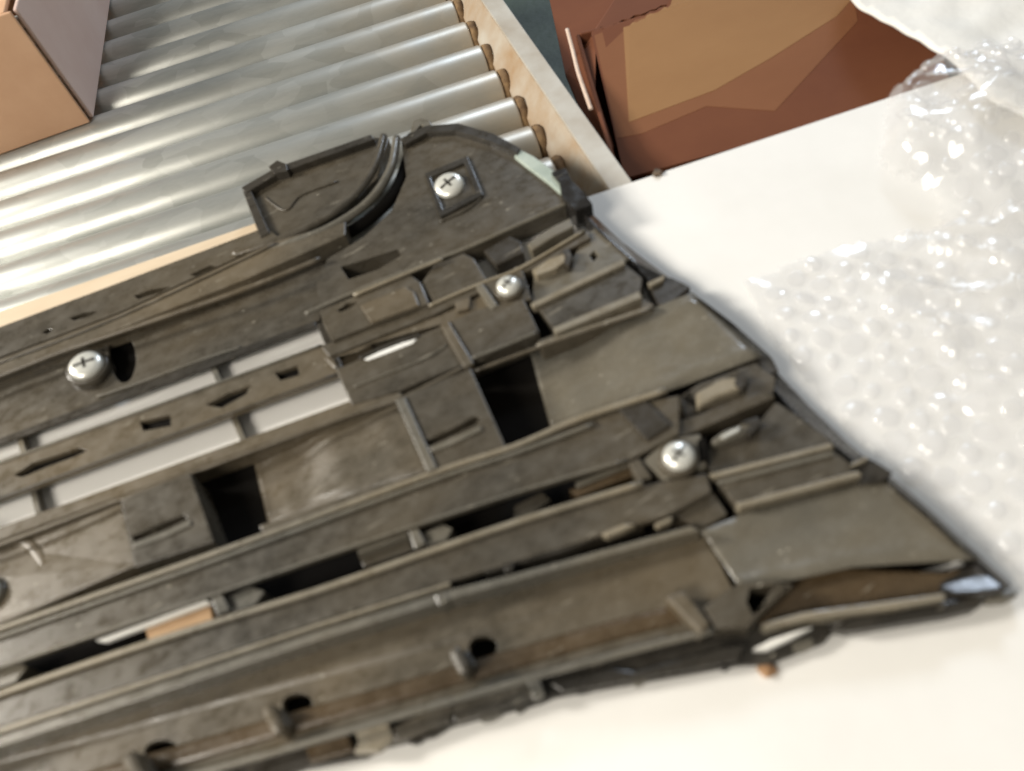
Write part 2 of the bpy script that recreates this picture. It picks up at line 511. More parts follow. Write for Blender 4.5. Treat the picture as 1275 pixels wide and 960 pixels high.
slab('top_flap', e1 + fx * .006, e1 + fx * .36, e1 + fx * .36 + fy * .148 + Vector((0, 0, .004)), e1 + fx * .006 + fy * .148 + Vector((0, 0, .004)), t, CRD, lb, B0)
slab('top_flap', e2 + fx * .006, e2 + fx * .36, e1 + fx * .36 + fy * .151 + Vector((0, 0, .004)), e1 + fx * .006 + fy * .151 + Vector((0, 0, .004)), -t, CRD, lb, B0)

# ------------------------------------------------------------------ brown open carton beside the rail
zt = -0.010
A = at(722, 40, zt); Bn = at(772, 214, zt)
ldir = (A - Bn).normalized()
rdir = Vector((ldir.y, -ldir.x, 0))
P0 = Bn - ldir * 0.05                  # near left corner, under the board
P1 = A + ldir * 0.004
WX = 0.42
bc = empty('open_carton', Vector((P0.x, P0.y, FZ)))
OFF = bc.location.copy()
tag(bc, 'torn brown cardboard box lying open behind the white board', 'carton')
def V(p, z): return Vector((p.x, p.y, z))
zb = FZ + 0.002
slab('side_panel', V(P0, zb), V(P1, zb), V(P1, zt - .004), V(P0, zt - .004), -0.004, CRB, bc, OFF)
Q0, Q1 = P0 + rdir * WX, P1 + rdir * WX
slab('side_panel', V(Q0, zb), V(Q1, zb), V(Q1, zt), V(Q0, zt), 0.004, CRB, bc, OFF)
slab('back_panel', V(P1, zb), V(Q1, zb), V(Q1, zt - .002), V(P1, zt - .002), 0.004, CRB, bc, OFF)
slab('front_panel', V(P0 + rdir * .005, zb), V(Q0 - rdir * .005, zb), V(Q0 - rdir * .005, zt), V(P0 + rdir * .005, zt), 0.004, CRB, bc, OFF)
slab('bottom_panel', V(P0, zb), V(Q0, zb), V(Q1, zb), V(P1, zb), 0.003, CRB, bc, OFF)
# lower flap over the opening, torn far edge, under patches painting its lit areas
f0, f1, f2 = at(736, 40, -.011), at(1060, -6, -.011), at(778, 222, -.040)
FN = (f1 - f0).cross(f2 - f0).normalized()
if FN.z < 0: FN = -FN
def flap(name, px, th, mat, ragged=False, lift=None):
    if lift is not None:
        px = [(p[0], p[1], on_plane(p[0], p[1], f0, FN, lift).z * 1000) for p in px]
    loop = []
    for i, p in enumerate(px):
        a = at(p[0], p[1], p[2] * .001)
        loop.append(a)
        if ragged and i in ragged:
            b2 = at(px[(i + 1) % len(px)][0], px[(i + 1) % len(px)][1], px[(i + 1) % len(px)][2] * .001)
            for k in range(1, 14):
                q = a.lerp(b2, k / 14)
                q += Vector((random.uniform(-.001, .001), random.uniform(-.0022, .0022), 0))
                loop.append(q)
    bm = bmesh.new()
    top = [bm.verts.new(v - OFF) for v in loop]
    bot = [bm.verts.new(v - OFF - Vector((0, 0, th))) for v in loop]
    for a_, b_, c_ in tessellate_polygon([[Vector((v.x, v.y, 0)) for v in loop]]):
        bm.faces.new((top[a_], top[b_], top[c_])); bm.faces.new((bot[c_], bot[b_], bot[a_]))
    n = len(loop)
    for k in range(n):
        bm.faces.new((top[k], bot[k], bot[(k + 1) % n], top[(k + 1) % n]))
    bmesh.ops.recalc_face_normals(bm, faces=bm.faces)
    me = bpy.data.meshes.new(name)
    bm.to_mesh(me); bm.free()
    return link(name, me, mat, bc)
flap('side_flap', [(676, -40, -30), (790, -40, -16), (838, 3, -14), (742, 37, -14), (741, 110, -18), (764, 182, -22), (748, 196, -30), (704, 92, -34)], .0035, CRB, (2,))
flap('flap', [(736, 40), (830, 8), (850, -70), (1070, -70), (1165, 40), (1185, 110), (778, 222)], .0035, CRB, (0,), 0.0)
flap('flap_lit_patch', [(776, 34), (835, 6), (852, -60), (1075, -60), (1060, 0), (1042, 20), (960, 72), (890, 112), (783, 152)], .0004, CRL, (0,), .0005)  # thin patch painting the lit area of the flap
flap('flap_lit_patch', [(740, 44), (835, 8), (1060, -20), (1068, 26), (965, 138), (880, 132), (800, 166), (768, 172)], .0003, CRM2, (), .00025)  # thin patch painting the half-lit area
rib('torn_edge', [(706, 36, -8), (713, 62, -9), (720, 90, -9), (731, 122, -9), (736, 136, -10)], 0, 1.9, TRN, None, 0.6).parent = bc
bpy.context.view_layer.update()
for o in bc.children:
    if o.name.startswith('torn_edge'):
        o.location = -OFF

# ------------------------------------------------------------------ white foam sheet at the back right
fo = [at(p[0], p[1], 0.012) for p in ((1030, -40), (1052, 0), (1112, 36), (1172, 76), (1230, 130), (1420, 210), (1520, -60), (1260, -170))]
def in_poly(x, y, Pn):
    r_, j_ = False, len(Pn) - 1
    for i_ in range(len(Pn)):
        if (Pn[i_].y > y) != (Pn[j_].y > y) and x < (Pn[j_].x - Pn[i_].x) * (y - Pn[i_].y) / (Pn[j_].y - Pn[i_].y) + Pn[i_].x: r_ = not r_
        j_ = i_
    return r_
def foam_z(x, y):
    return 0.013 + 0.007 * noise.noise(Vector((x * 11, y * 11, 8))) + 0.003 * noise.noise(Vector((x * 34, y * 34, 2)))
fx0, fx1 = min(p.x for p in fo), max(p.x for p in fo); fy0, fy1 = min(p.y for p in fo), max(p.y for p in fo)
bm = bmesh.new(); gd = {}
st = 0.006
for i in range(int((fx1 - fx0) / st) + 1):
    for j in range(int((fy1 - fy0) / st) + 1):
        x, y = fx0 + i * st, fy0 + j * st
        if in_poly(x, y, fo): gd[i, j] = bm.verts.new((x, y, foam_z(x, y)))
for (i, j) in list(gd):
    if all(q in gd for q in ((i + 1, j), (i, j + 1), (i + 1, j + 1))):
        bm.faces.new((gd[i, j], gd[i + 1, j], gd[i + 1, j + 1], gd[i, j + 1])).smooth = True
for v in [v for v in bm.verts if not v.link_faces]: bm.verts.remove(v)
for _ in range(3):
    bd_ = [v for v in bm.verts if v.is_boundary]
    new = {v: sum((e.other_vert(v).co for e in v.link_edges if e.is_boundary), Vector()) / 2 for v in bd_ if sum(e.is_boundary for e in v.link_edges) == 2}
    for v, c_ in new.items(): v.co = v.co.lerp(c_, .6)
me = bpy.data.meshes.new('foam_sheet'); bm.to_mesh(me); bm.free()
fs = link('foam_sheet', me, FOM)
sd = fs.modifiers.new('thickness', 'SOLIDIFY'); sd.thickness = 0.003; sd.offset = -1
tag(fs, 'soft white foam sheet covering the right end of the torn brown box', 'foam sheet')

# ------------------------------------------------------------------ bubble wrap
bw = empty('bubble_wrap', at(1120, 420, 0))
tag(bw, 'clear plastic bubble wrap sheet crumpled on the white board beside the grille', 'bubble wrap')
OB = bw.location.copy()
outline_px = [(1172, 78), (1130, 98), (1098, 130), (1092, 170), (1088, 212), (1120, 232), (1160, 246), (1166, 284), (1120, 292),
              (1060, 300), (1000, 318), (945, 338), (914, 346), (930, 372), (958, 420), (978, 440), (1010, 484), (1060, 540), (1090, 562),
              (1160, 622), (1230, 688), (1265, 715), (1290, 760), (1420, 800), (1600, 500), (1500, 100), (1330, 60), (1235, 70)]
poly = [at(p[0], p[1], 0.004) for p in outline_px]
def inside(x, y, P=poly):
    r, j = False, len(P) - 1
    for i in range(len(P)):
        if (P[i].y > y) != (P[j].y > y) and x < (P[j].x - P[i].x) * (y - P[i].y) / (P[j].y - P[i].y) + P[i].x:
            r = not r
        j = i
    return r
def edge_dist(x, y):
    best = 9
    q = Vector((x, y))
    for i in range(len(poly)):
        a, b_ = poly[i].xy, poly[(i + 1) % len(poly)].xy
        ab = b_ - a
        t_ = max(0, min(1, (q - a).dot(ab) / ab.length_squared))
        best = min(best, (a + ab * t_ - q).length)
    return best
gA = at(1000, 480, 0).xy
gB = at(1230, 700, 0).xy
gdir = (gB - gA).normalized()
gn = Vector((-gdir.y, gdir.x))
if (at(1200, 300, 0).xy - gA).dot(gn) < 0: gn = -gn
hump = at(1210, 170, 0).xy
def wrap_z(x, y):
    q = Vector((x, y))
    far = (q - gA).dot(gn)                         # metres out from the grille rim
    z = 0.0012
    k = max(0, min(1, (far - 0.01) / 0.12))
    n1 = noise.noise(Vector((x * 9, y * 9, 1.3)))
    n2 = noise.noise(Vector((x * 26, y * 26, 4.1)))
    z += k * (0.009 + 0.013 * n1 + 0.006 * n2)
    n3 = noise.noise(Vector(((x * .8 + y * .6) * 30, (y * .8 - x * .6) * 12, 9.7)))
    z += k * 0.010 * max(0, 1 - abs(n3) * 5)                 # sharp creases
    d = (q - hump)
    h = math.exp(-((d.x / 0.09) ** 2 + (d.y / 0.055) ** 2))
    z += 0.024 * h * (1 + 0.5 * n2)
    e = edge_dist(x, y)
    z = 0.0012 + max(0, z - 0.0012) * min(1, e / 0.018 + 0.25)
    return max(z, 0.0011)
xs = [p.x for p in poly]; ys = [p.y for p in poly]
x0, x1, y0, y1 = min(xs), max(xs), min(ys), max(ys)
x1 = min(x1, 0.62)
step = 0.004
bm = bmesh.new()
grid = {}
nx, ny = int((x1 - x0) / step) + 1, int((y1 - y0) / step) + 1
for i in range(nx):
    for j in range(ny):
        x, y = x0 + i * step, y0 + j * step
        if inside(x, y):
            grid[i, j] = bm.verts.new(Vector((x, y, wrap_z(x, y))) - OB)
for (i, j) in list(grid):
    if all(q in grid for q in ((i + 1, j), (i, j + 1), (i + 1, j + 1))):
        f = bm.faces.new((grid[i, j], grid[i + 1, j], grid[i + 1, j + 1], grid[i, j + 1])); f.smooth = True
for v in [v for v in bm.verts if not v.link_faces]: bm.verts.remove(v)
for v in bm.verts:
    if v.is_boundary:
        v.co += Vector((random.uniform(-1, 1), random.uniform(-1, 1), 0)) * 0.0012
bm.normal_update()
me = bpy.data.meshes.new('film')
bm.to_mesh(me); bm.free()
link('film', me, BUB, bw)
def dome_mesh(v):
    bm = bmesh.new()
    seg, rg = 14, 4
    r, h = 0.0078, 0.0038
    rnd = random.Random(v)
    dent = Vector((rnd.uniform(-1, 1), rnd.uniform(-1, 1), 0)).normalized()
    rings = []
    for a in range(rg):
        u = a / rg
        rr_ = r * math.cos(u * math.pi / 2) ** 0.7
        zz = h * math.sin(u * math.pi / 2)
        ring = []
        for k in range(seg):
            an = 2 * math.pi * k / seg
            q = Vector((rr_ * math.cos(an), rr_ * math.sin(an), zz))
            q.z *= 1 - 0.35 * max(0, q.xy.dot(dent.xy) / r) * (v > 0)
            ring.append(bm.verts.new(q))
        rings.append(ring)
    tv = bm.verts.new((0, 0, h * (1 if v == 0 else rnd.uniform(.75, 1))))
    for a, c_ in zip(rings, rings[1:]):
        for k in range(seg): bm.faces.new((a[k], a[(k + 1) % seg], c_[(k + 1) % seg], c_[k]))
    for k in range(seg): bm.faces.new((rings[-1][k], rings[-1][(k + 1) % seg], tv))
    for f in bm.faces: f.smooth = True
    bmesh.ops.recalc_face_normals(bm, faces=bm.faces)
    me = bpy.data.meshes.new('bubble')
    bm.to_mesh(me); bm.free()
    me.materials.append(BUB)
    return me
domes = [dome_mesh(i) for i in range(5)]
pb = 0.0182
spots = []
ang = R(24)
for i in range(-60, 60):
    for j in range(-60, 60):
        a = (i + 0.5 * (j % 2)) * pb; b_ = j * pb * 0.866
        x = OB.x + a * math.cos(ang) - b_ * math.sin(ang); y = OB.y + a * math.sin(ang) + b_ * math.cos(ang)
        if x < x1 - .008 and inside(x, y) and edge_dist(x, y) > 0.0075:
            p = Vector((x, y, wrap_z(x, y)))
            v = p - CAM
            k = v.dot(fwd)
            px, py = CX + FPX * v.dot(xi) / k, CY - FPX * v.dot(yi) / k
            if px < 1310:
                spots.append((0 if px < 1290 else 1, v.length, p))
spots.sort(key=lambda s: s[:2])
for _, _, p in spots[:300]:
    e = 0.002
    n = Vector((wrap_z(p.x - e, p.y) - wrap_z(p.x + e, p.y), wrap_z(p.x, p.y - e) - wrap_z(p.x, p.y + e), 2 * e)).normalized()
    n = (n + Vector((random.gauss(0, .16), random.gauss(0, .16), 0))).normalized()
    p = p + Vector((random.gauss(0, .0008), random.gauss(0, .0008), -.0004))
    o = bpy.data.objects.new('bubble', domes[random.choice((0, 0, 1, 2, 3, 4))])
    COL.objects.link(o)
    o.parent = bw
    o.location = p - OB
    o.rotation_euler = (n.to_track_quat('Z', 'Y') @ Matrix.Rotation(random.uniform(0, 6.28), 3, 'Z').to_quaternion()).to_euler()
    sx_ = random.uniform(.78, 1.12)
    o.scale = (sx_, sx_ * random.uniform(.7, 1.1), random.choice((.15, .25, .5, .8, .9, 1.0, 1.15)))
rest = spots[300:]
if rest:
    bm = bmesh.new()
    for _, _, p in rest:
        nb = len(bm.verts)
        bm.from_mesh(domes[0])
        bm.verts.ensure_lookup_table()
        for v in bm.verts[nb:]: v.co += p - OB
    me = bpy.data.meshes.new('bubbles'); bm.to_mesh(me); bm.free()
    tag(link('bubbles', me, BUB, bw), kind='stuff')

# ------------------------------------------------------------------ the grille
G = empty('car_grille', (0, 0, 0))
tag(G, 'black plastic car grille lying face down on the white board', 'car grille')
def P(name, pts, zt, zb, mat, holes=(), bev=0.0008):
    return prism(name, pts, zt, zb, mat, G, holes, bev)
def RB(name, pts, z, rad, mat, flat=1.0):
    return rib(name, pts, z, rad, mat, G, flat)

# --- front skin down the gaps, near-black to paint their shade (openings left free over the board)
P('gap_shade_skin', [(-160, 470), (0, 418), (330, 300), (400, 330), (440, 370), (400, 398), (27, 528), (-160, 595)], 2.5, 0.5, PIT, bev=0)
P('gap_shade_skin', [(-160, 720), (0, 668), (434, 513), (530, 472), (590, 450), (700, 300), (800, 380), (960, 470), (1060, 580), (1120, 620), (1185, 700),
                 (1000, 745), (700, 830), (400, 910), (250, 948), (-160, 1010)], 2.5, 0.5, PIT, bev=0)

# --- far edge: tab box, curved channel, end plate
P('tab_box', [(302, 236), (346, 210), (462, 170), (484, 172), (470, 222), (430, 262), (385, 290), (328, 300)], 16, 2, BLK)
P('tab_box_rim', [(300, 233), (344, 208), (462, 167), (466, 173), (348, 215), (306, 240)], 22, 6, DRK)
P('tab_box_wall', [(302, 238), (312, 236), (336, 290), (324, 296)], 21, 4, DRK)
RB('tab_box_rib', [(330, 246, 16.5), (355, 262, 16.5), (375, 243, 16.5), (420, 226, 16.5)], 16.5, 1.1, BLK)
P('tab', [(334, 207), (345, 199), (357, 204), (358, 212), (340, 216)], 24, 14, DRK)
P('clip_loop', [(510, 166), (514, 150), (522, 146), (536, 150), (541, 164), (533, 160), (524, 155), (517, 163)], 20, 10, GRY)
RB('channel_ridge', [(478, 170, 24), (468, 205, 24), (445, 240, 23), (405, 272, 22), (345, 300, 21), (290, 318, 20)], 22, 3.4, BLK)
RB('channel_ridge', [(494, 172, 22), (486, 212, 23), (458, 252, 22), (410, 284, 21), (350, 308, 20), (310, 322, 19)], 22, 3.6, GRY)
RB('channel_ridge', [(514, 170, 16), (506, 205, 12), (488, 245, 10), (450, 280, 10), (405, 304, 11), (360, 322, 14)], 12, 5, PIT)  # black tube colours in the shade of the deep groove
plate_holes = [[(424, 332, 20), (446, 326, 20), (495, 310, 20), (500, 318, 20), (470, 336, 20), (434, 348, 20)]]
P('end_plate', [(500, 178), (530, 162), (565, 160), (612, 173), (662, 204), (700, 236), (716, 252), (700, 257), (637, 286), (579, 312), (505, 340), (430, 371), (398, 384),
                (394, 350), (408, 322), (452, 296), (488, 262), (506, 220)], 20, 5, BLK, plate_holes)
P('end_plate_rim', [(498, 172), (530, 156), (570, 153), (615, 166), (648, 184), (644, 191), (610, 176), (566, 163), (531, 165), (504, 180)], 25, 10, DRK)
P('tape_strip', [(648, 186), (664, 194), (692, 214), (704, 228), (698, 240), (682, 226), (655, 206), (640, 194)], 23, 15, TAP)
P('corner_block', [(686, 214), (704, 208), (712, 224), (728, 240), (738, 254), (716, 262), (700, 246), (696, 226)], 26, 6, GLS)
P('screw_mount', [(528, 216), (582, 194), (602, 242), (548, 270)], 22.5, 15, DRK,
  holes=[[(536, 220), (578, 203), (592, 240), (552, 260)]])
RB('plate_rib', [(548, 276), (580, 262), (600, 246)], 20.5, 0.9, BLK)
RB('plate_lip', [(380, 391), (430, 369), (505, 338), (579, 310), (637, 284), (709, 252)], 21, 1.7, GRY)

def screw(px, py, z, r, slot_ang, boss=True, tilt=(0, 0)):
    s = empty('screw', at(px, py, z * .001))
    s.parent = G
    s.rotation_euler = (R(tilt[0]), R(tilt[1]), R(slot_ang))
    r *= .001
    bm = bmesh.new()
    prof = [(0.0001, 0.0042), (r * .35, 0.0041), (r * .66, 0.0036), (r * .86, 0.0026), (r * .97, 0.0013), (r, 0.0)]
    seg = 32
    rings = [[bm.verts.new((q * math.cos(6.2832 * k / seg), q * math.sin(6.2832 * k / seg), zz)) for k in range(seg)] for q, zz in prof + [(r, -.006), (.0001, -.006)]]
    for a, c_ in zip(rings, rings[1:]):
        for k in range(seg):
            f = bm.faces.new((a[k], a[(k + 1) % seg], c_[(k + 1) % seg], c_[k])); f.smooth = True
    bmesh.ops.recalc_face_normals(bm, faces=bm.faces)
    me = bpy.data.meshes.new('screw_head'); bm.to_mesh(me); bm.free()
    link('screw_head', me, ZNC, s)
    # cross recess, two dark bars let into the crown
    for nm, a, L in (('drive_slot', 0, .62), ('drive_slot', 90, .38)):
        me = box_mesh(nm, -r * L, r * L, -r * .085, r * .085, .0030, .00435)
        o = link(nm, me, DRK, s); o.rotation_euler.z = R(a)
    if boss:
        bm = bmesh.new()
        seg = 28
        rings = [[bm.verts.new((q * math.cos(6.2832 * k / seg), q * math.sin(6.2832 * k / seg), zz)) for k in range(seg)] for q, zz in
                 [(r * 1.0, -.001), (r * 1.18, -.001), (r * 1.24, -.0018), (r * 1.3, -.016), (.0001, -.016)]]
        for a, c_ in zip(rings, rings[1:]):
            for k in range(seg): bm.faces.new((a[k], a[(k + 1) % seg], c_[(k + 1) % seg], c_[k])).smooth = True
        bmesh.ops.recalc_face_normals(bm, faces=bm.faces)
        me = bpy.data.meshes.new('screw_boss'); bm.to_mesh(me); bm.free()
        link('screw_boss', me, BLK, s)
    return s
screw(559, 231, 22, 12.2, 25, False, (6, -8))
screw(107, 455, 21, 12.6, 12, True, (4, 6))
screw(633, 356, 27, 8.5, 35, True)
screw(845, 568, 31, 9.2, 40, True)
screw(-20, 740, 18, 10, 20, True)

# --- upper rails
P('outer_flange', [(-160, 470), (0, 407), (132, 358), (330, 283), (348, 296), (150, 388), (0, 445), (-160, 505)], 20, 3, BLK,
  holes=[[(86, 396), (104, 389), (122, 387), (112, 394), (92, 399)], [(52, 414), (60, 409), (66, 411), (58, 416)], [(236, 342), (262, 330), (272, 331), (246, 344)],
         [(166, 368), (190, 360), (214, 356), (200, 364), (172, 372)]])
P('upper_rail', [(-160, 507), (0, 447), (150, 390), (348, 298), (430, 276), (430, 292), (300, 350), (160, 405), (80, 434), (0, 464), (-160, 524)], 23, 6, DST)
RB('rail_groove_rib', [(-160, 512), (0, 452), (150, 394), (345, 303)], 23.6, 1.0, BLK)
RB('rail_edge', [(-160, 528), (0, 468), (80, 437), (160, 410), (300, 362), (400, 322)], 25, 2.1, DST)
P('upper_panel', [(-160, 530), (0, 470), (160, 413), (300, 365), (400, 326), (415, 335), (398, 398), (250, 452), (27, 536), (-160, 603)], 11, 8.5, BLK,
  holes=[rounded([(136, 428), (150, 423), (164, 426), (169, 450), (162, 472), (150, 475), (140, 460)])])  # rounded hole over black skin stands for the screw's shadow
P('panel_lip', [(-160, 604), (27, 535), (250, 451), (392, 399), (394, 406), (250, 461), (28, 543), (-160, 612)], 12.5, 9.5, DRK)
RB('panel_bead', [(120, 494), (180, 474), (250, 448), (300, 432)], 12.8, 0.9, GRY)

# --- slot row: two openings over the white board and the drilled bar between them
P('slot_end', [(394, 404), (400, 400), (412, 424), (444, 494), (436, 500), (424, 470), (404, 428)], 19, 2, DRK)
P('middle_bar', [(-160, 634), (0, 574), (32, 562), (402, 428), (412, 434), (425, 466), (0, 622), (-160, 681)], 16, 12, DST,
  holes=[[(174, 525), (212, 516), (213, 530), (178, 537)], [(256, 504), (285, 489), (313, 480), (306, 491), (276, 508)],
         [(342, 464), (370, 455), (373, 467), (349, 474)], [(17, 592), (40, 576), (72, 566), (98, 557), (109, 561), (92, 569), (62, 580), (28, 594)]])
P('gap_shade_skin', [(-160, 638), (0, 578), (32, 566), (398, 433), (416, 464), (0, 618), (-160, 677)], 11.8, 8, PIT, bev=0)  # black strip added so the bar holes show dark
RB('bar_bead', [(-160, 678), (0, 620), (200, 546), (420, 466)], 16.5, 1.1, BLK)
RB('bar_bead', [(-160, 638), (30, 565), (200, 503), (400, 430)], 16.5, 1.0, GRY)
for a, b_ in (((262, 452), (274, 478)), ((22, 540), (30, 566)), ((288, 516), (303, 549)), ((38, 604), (48, 640))):
    P('slot_divider', [(a[0] - 3, a[1]), (a[0] + 4, a[1] - 2), (b_[0] + 3, b_[1] - 2), (b_[0] - 4, b_[1])], 9, 1, GRY, bev=.0003)

# --- stepped plates to the right of the slots
P('step_plate', [(398, 386), (430, 373), (510, 341), (524, 352), (534, 378), (412, 424), (402, 404)], 24, 5, BLK,
  holes=[[(420, 386), (432, 377), (446, 375), (438, 382), (424, 388)]])
P('step_plate', [(448, 380), (505, 356), (516, 364), (522, 380), (462, 402)], 25.5, 20, DST)
P('step_plate', [(526, 350), (540, 330), (577, 315), (590, 322), (606, 348), (540, 376)], 22, 5, BLK)
P('step_plate', [(602, 312), (634, 294), (648, 300), (652, 314), (618, 330)], 20, 8, DRK)
RB('step_edge', [(440, 368), (505, 341), (552, 322)], 25.5, 1.4, EDG)
P('hook', [(656, 304), (684, 284), (710, 271), (714, 282), (690, 294), (662, 312)], 24, 10, GRY)
P('ledge', [(400, 432), (412, 426), (536, 378), (612, 347), (668, 320), (730, 286), (736, 296), (668, 332), (612, 356), (540, 392), (440, 432), (410, 444)], 21, 5, BLK)
RB('ledge_edge', [(534, 381), (575, 363), (612, 348), (650, 333), (728, 287)], 22, 1.3, EDG)
P('drilled_strip', [(404, 446), (440, 433), (548, 392), (604, 366), (622, 376), (570, 398), (440, 446), (416, 458)], 19, 5, DST,
  holes=[[(414, 446), (428, 433), (452, 425), (462, 428), (444, 438), (424, 448)], [(504, 402), (530, 391), (538, 395), (534, 401), (512, 408)]])
P('tan_pad', [(566, 376), (586, 369), (584, 384), (568, 388)], 22, 15, DST)
P('screw_block', [(594, 352), (650, 334), (662, 372), (612, 386)], 22, 6, BLK)
P('screw_block_rib', [(592, 356), (600, 352), (620, 380), (612, 386)], 25, 12, GRY)
P('hook', [(662, 336), (684, 322), (705, 314), (708, 322), (692, 334), (668, 343)], 24, 14, EDG)
P('hook_arm', [(698, 312), (708, 308), (713, 320), (708, 332), (702, 328), (703, 318)], 25, 12, DRK)
P('main_plate', [(418, 460), (450, 446), (545, 408), (558, 400), (584, 450), (498, 486), (438, 504)], 23, 4, BLK,
  )
P('white_sliver', [(453, 447), (472, 438), (500, 427), (519, 421.5), (514, 427), (486, 438), (458, 448.5)], 23.6, 18, WPL, bev=.0003)  # added white piece, bright sliver in place of an opening
P('slot_lip', [(446, 444), (470, 433), (500, 421), (522, 415), (522, 419), (500, 426), (470, 437.4), (449, 447)], 24, 18, DRK, bev=.0003)
RB('plate_bead', [(440, 482), (480, 466), (530, 446), (556, 430)], 23.5, 0.8, GRY)
P('main_plate', [(560, 401), (592, 386), (652, 372), (672, 414), (586, 450)], 24, 4, BLK)
P('plate_step', [(548, 404), (559, 400), (590, 452), (578, 458)], 26, 14, DST)
RB('plate_bead', [(588, 446), (630, 430), (668, 414)], 24.5, 1.2, GRY)

# --- upper stepped block at the end
P('end_web', [(662, 376), (664, 346), (712, 322), (730, 290), (742, 284), (786, 322), (776, 326), (668, 377)], 18, 5, GRY,
  holes=[[(734, 318), (740, 312), (745, 318), (739, 325)]])
P('step_block', [(666, 378), (776, 326), (800, 346), (798, 364), (690, 410)], 22, 6, BLK)
P('step_edge', [(660, 378), (776, 322), (779, 328), (664, 383)], 25, 18, EDG)
P('step_edge', [(688, 408), (796, 362), (800, 370), (692, 415)], 25, 16, EDG)
P('step_block', [(668, 424), (692, 415), (800, 371), (816, 380), (674, 434)], 20, 6, DST)
P('step_gap_shade', [(650, 386), (664, 382), (690, 410), (672, 424)], 12, 3, PIT)  # near-black block paints the shade of the recess
RB('step_edge', [(668, 431), (740, 406), (812, 383)], 21, 1.2, EDG)

# --- strip along the lower side of the openings
P('pocket_rail', [(-160, 709), (0, 656), (434, 499), (500, 488), (498, 496), (330, 552), (240, 585), (160, 614), (0, 672), (-160, 730)], 22, 4, DST)
RB('rail_edge', [(-160, 733), (0, 678), (160, 618), (330, 556), (440, 516), (498, 497), (580, 456)], 23.5, 1.5, DST)

# --- deep pockets and the plates between them
P('pocket_floor', [(-160, 735, 12), (0, 680, 13), (150, 622, 17), (168, 704, 17), (0, 778, 13), (-160, 838, 12)], 13, 2.5, DST)
RB('arc_rib', [(-60, 668), (0, 670), (30, 674), (48, 690), (56, 712), (52, 744)], 13.6, 4.2, DST, .32)
P('pocket_plate', [(150, 622), (236, 588), (266, 674), (168, 706)], 30, 3, BLK,
  holes=[[(164, 668), (200, 652), (228, 641), (234, 646), (204, 660), (168, 674)]])
P('plate_slot_lip', [(164, 676), (204, 662), (236, 648), (238, 653), (206, 668), (168, 682)], 31.5, 27, GRY, bev=.0004)
def scoop(top, bot, zs, mat, name='pocket_floor'):
    """pocket floor sweeping down to its deep end: paired rim points and a height for each pair"""
    bm = bmesh.new()
    A_, B_, C_ = [], [], []
    n_ = 24
    def samp(t_, zk):
        x = t_ * (len(top) - 1); i_ = min(int(x), len(top) - 2); f = x - i_
        a = Vector(top[i_]).lerp(Vector(top[i_ + 1]), f); b2 = Vector(bot[i_]).lerp(Vector(bot[i_ + 1]), f)
        return a, b2
    rows = []
    for k in range(n_ + 1):
        t_ = k / n_
        a, b2 = samp(t_, 0)
        x = t_ * (len(zs) - 1); i_ = min(int(x), len(zs) - 2); f = x - i_; f = f * f * (3 - 2 * f)
        z = zs[i_] + (zs[i_ + 1] - zs[i_]) * f
        row = []
        for m_ in range(7):
            u = m_ / 6
            q = a.lerp(b2, u)
            row.append(bm.verts.new(at(q.x, q.y, (z + 3.2 * (2 * u - 1) ** 4) * .001)))
        rows.append(row)
    for r1, r2 in zip(rows, rows[1:]):
        for m_ in range(6): bm.faces.new((r1[m_], r1[m_ + 1], r2[m_ + 1], r2[m_])).smooth = True
    bmesh.ops.recalc_face_normals(bm, faces=bm.faces)
    if sum(f.normal.z for f in bm.faces) < 0: bmesh.ops.reverse_faces(bm, faces=bm.faces)
    me = bpy.data.meshes.new(name); bm.to_mesh(me); bm.free()
    o = link(name, me, mat, G)
    so = o.modifiers.new('wall', 'SOLIDIFY'); so.thickness = .0012; so.offset = -1
    return o
scoop([(312, 559), (350, 545), (420, 521), (500, 494)], [(334, 652), (372, 640), (450, 612), (538, 584)], (2.7, 5, 13, 17), DST)  # floor stops short, bare black skin paints the shaded end
P('pocket_lip', [(322, 654), (450, 610), (538, 582), (540, 588), (450, 618), (326, 662)], 18, 3, DST, bev=.001)
P('pocket_plate', [(496, 496), (586, 458), (630, 556), (540, 588)], 31, 3, BLK,
  holes=[[(528, 550), (560, 535), (592, 518), (598, 520), (592, 528), (564, 542), (534, 555)]])
P('plate_rib', [(492, 498), (504, 494), (544, 582), (532, 588)], 33, 18, GRY)
P('plate_slot_lip', [(534, 557), (566, 544), (598, 530), (600, 535), (568, 551), (538, 563)], 32.5, 29, GRY, bev=.0004)
scoop([(660, 439), (706, 422), (790, 393), (862, 364)], [(686, 535), (736, 518), (850, 480), (950, 442)], (2.7, 5, 14, 18), SMO)  # shaded end again left to the black skin
RB('pocket_edge', [(592, 462), (672, 432), (815, 384)], 21, 1.3, DST)

# --- first long bar
P('long_bar', [(-160, 846), (0, 788), (270, 690), (540, 590), (640, 558), (700, 532), (800, 500), (846, 492), (846, 540), (780, 575), (640, 616), (440, 682), (120, 792), (-160, 886)], 27, 23, BLK)
RB('bar_rib', [(-160, 841), (0, 783), (270, 688), (540, 589), (640, 556), (720, 522), (830, 486)], 29.5, 2.0, EDG)
RB('bar_rib', [(-160, 850), (0, 793), (270, 697), (540, 598), (640, 565), (740, 528)], 28.5, 1.5, GRY)
RB('bar_edge', [(-160, 884), (120, 790), (440, 680), (640, 614), (780, 573)], 27.3, 1.0, GRY)
P('bar_end', [(768, 508), (800, 494), (836, 528), (806, 548)], 29, 20, DRK)

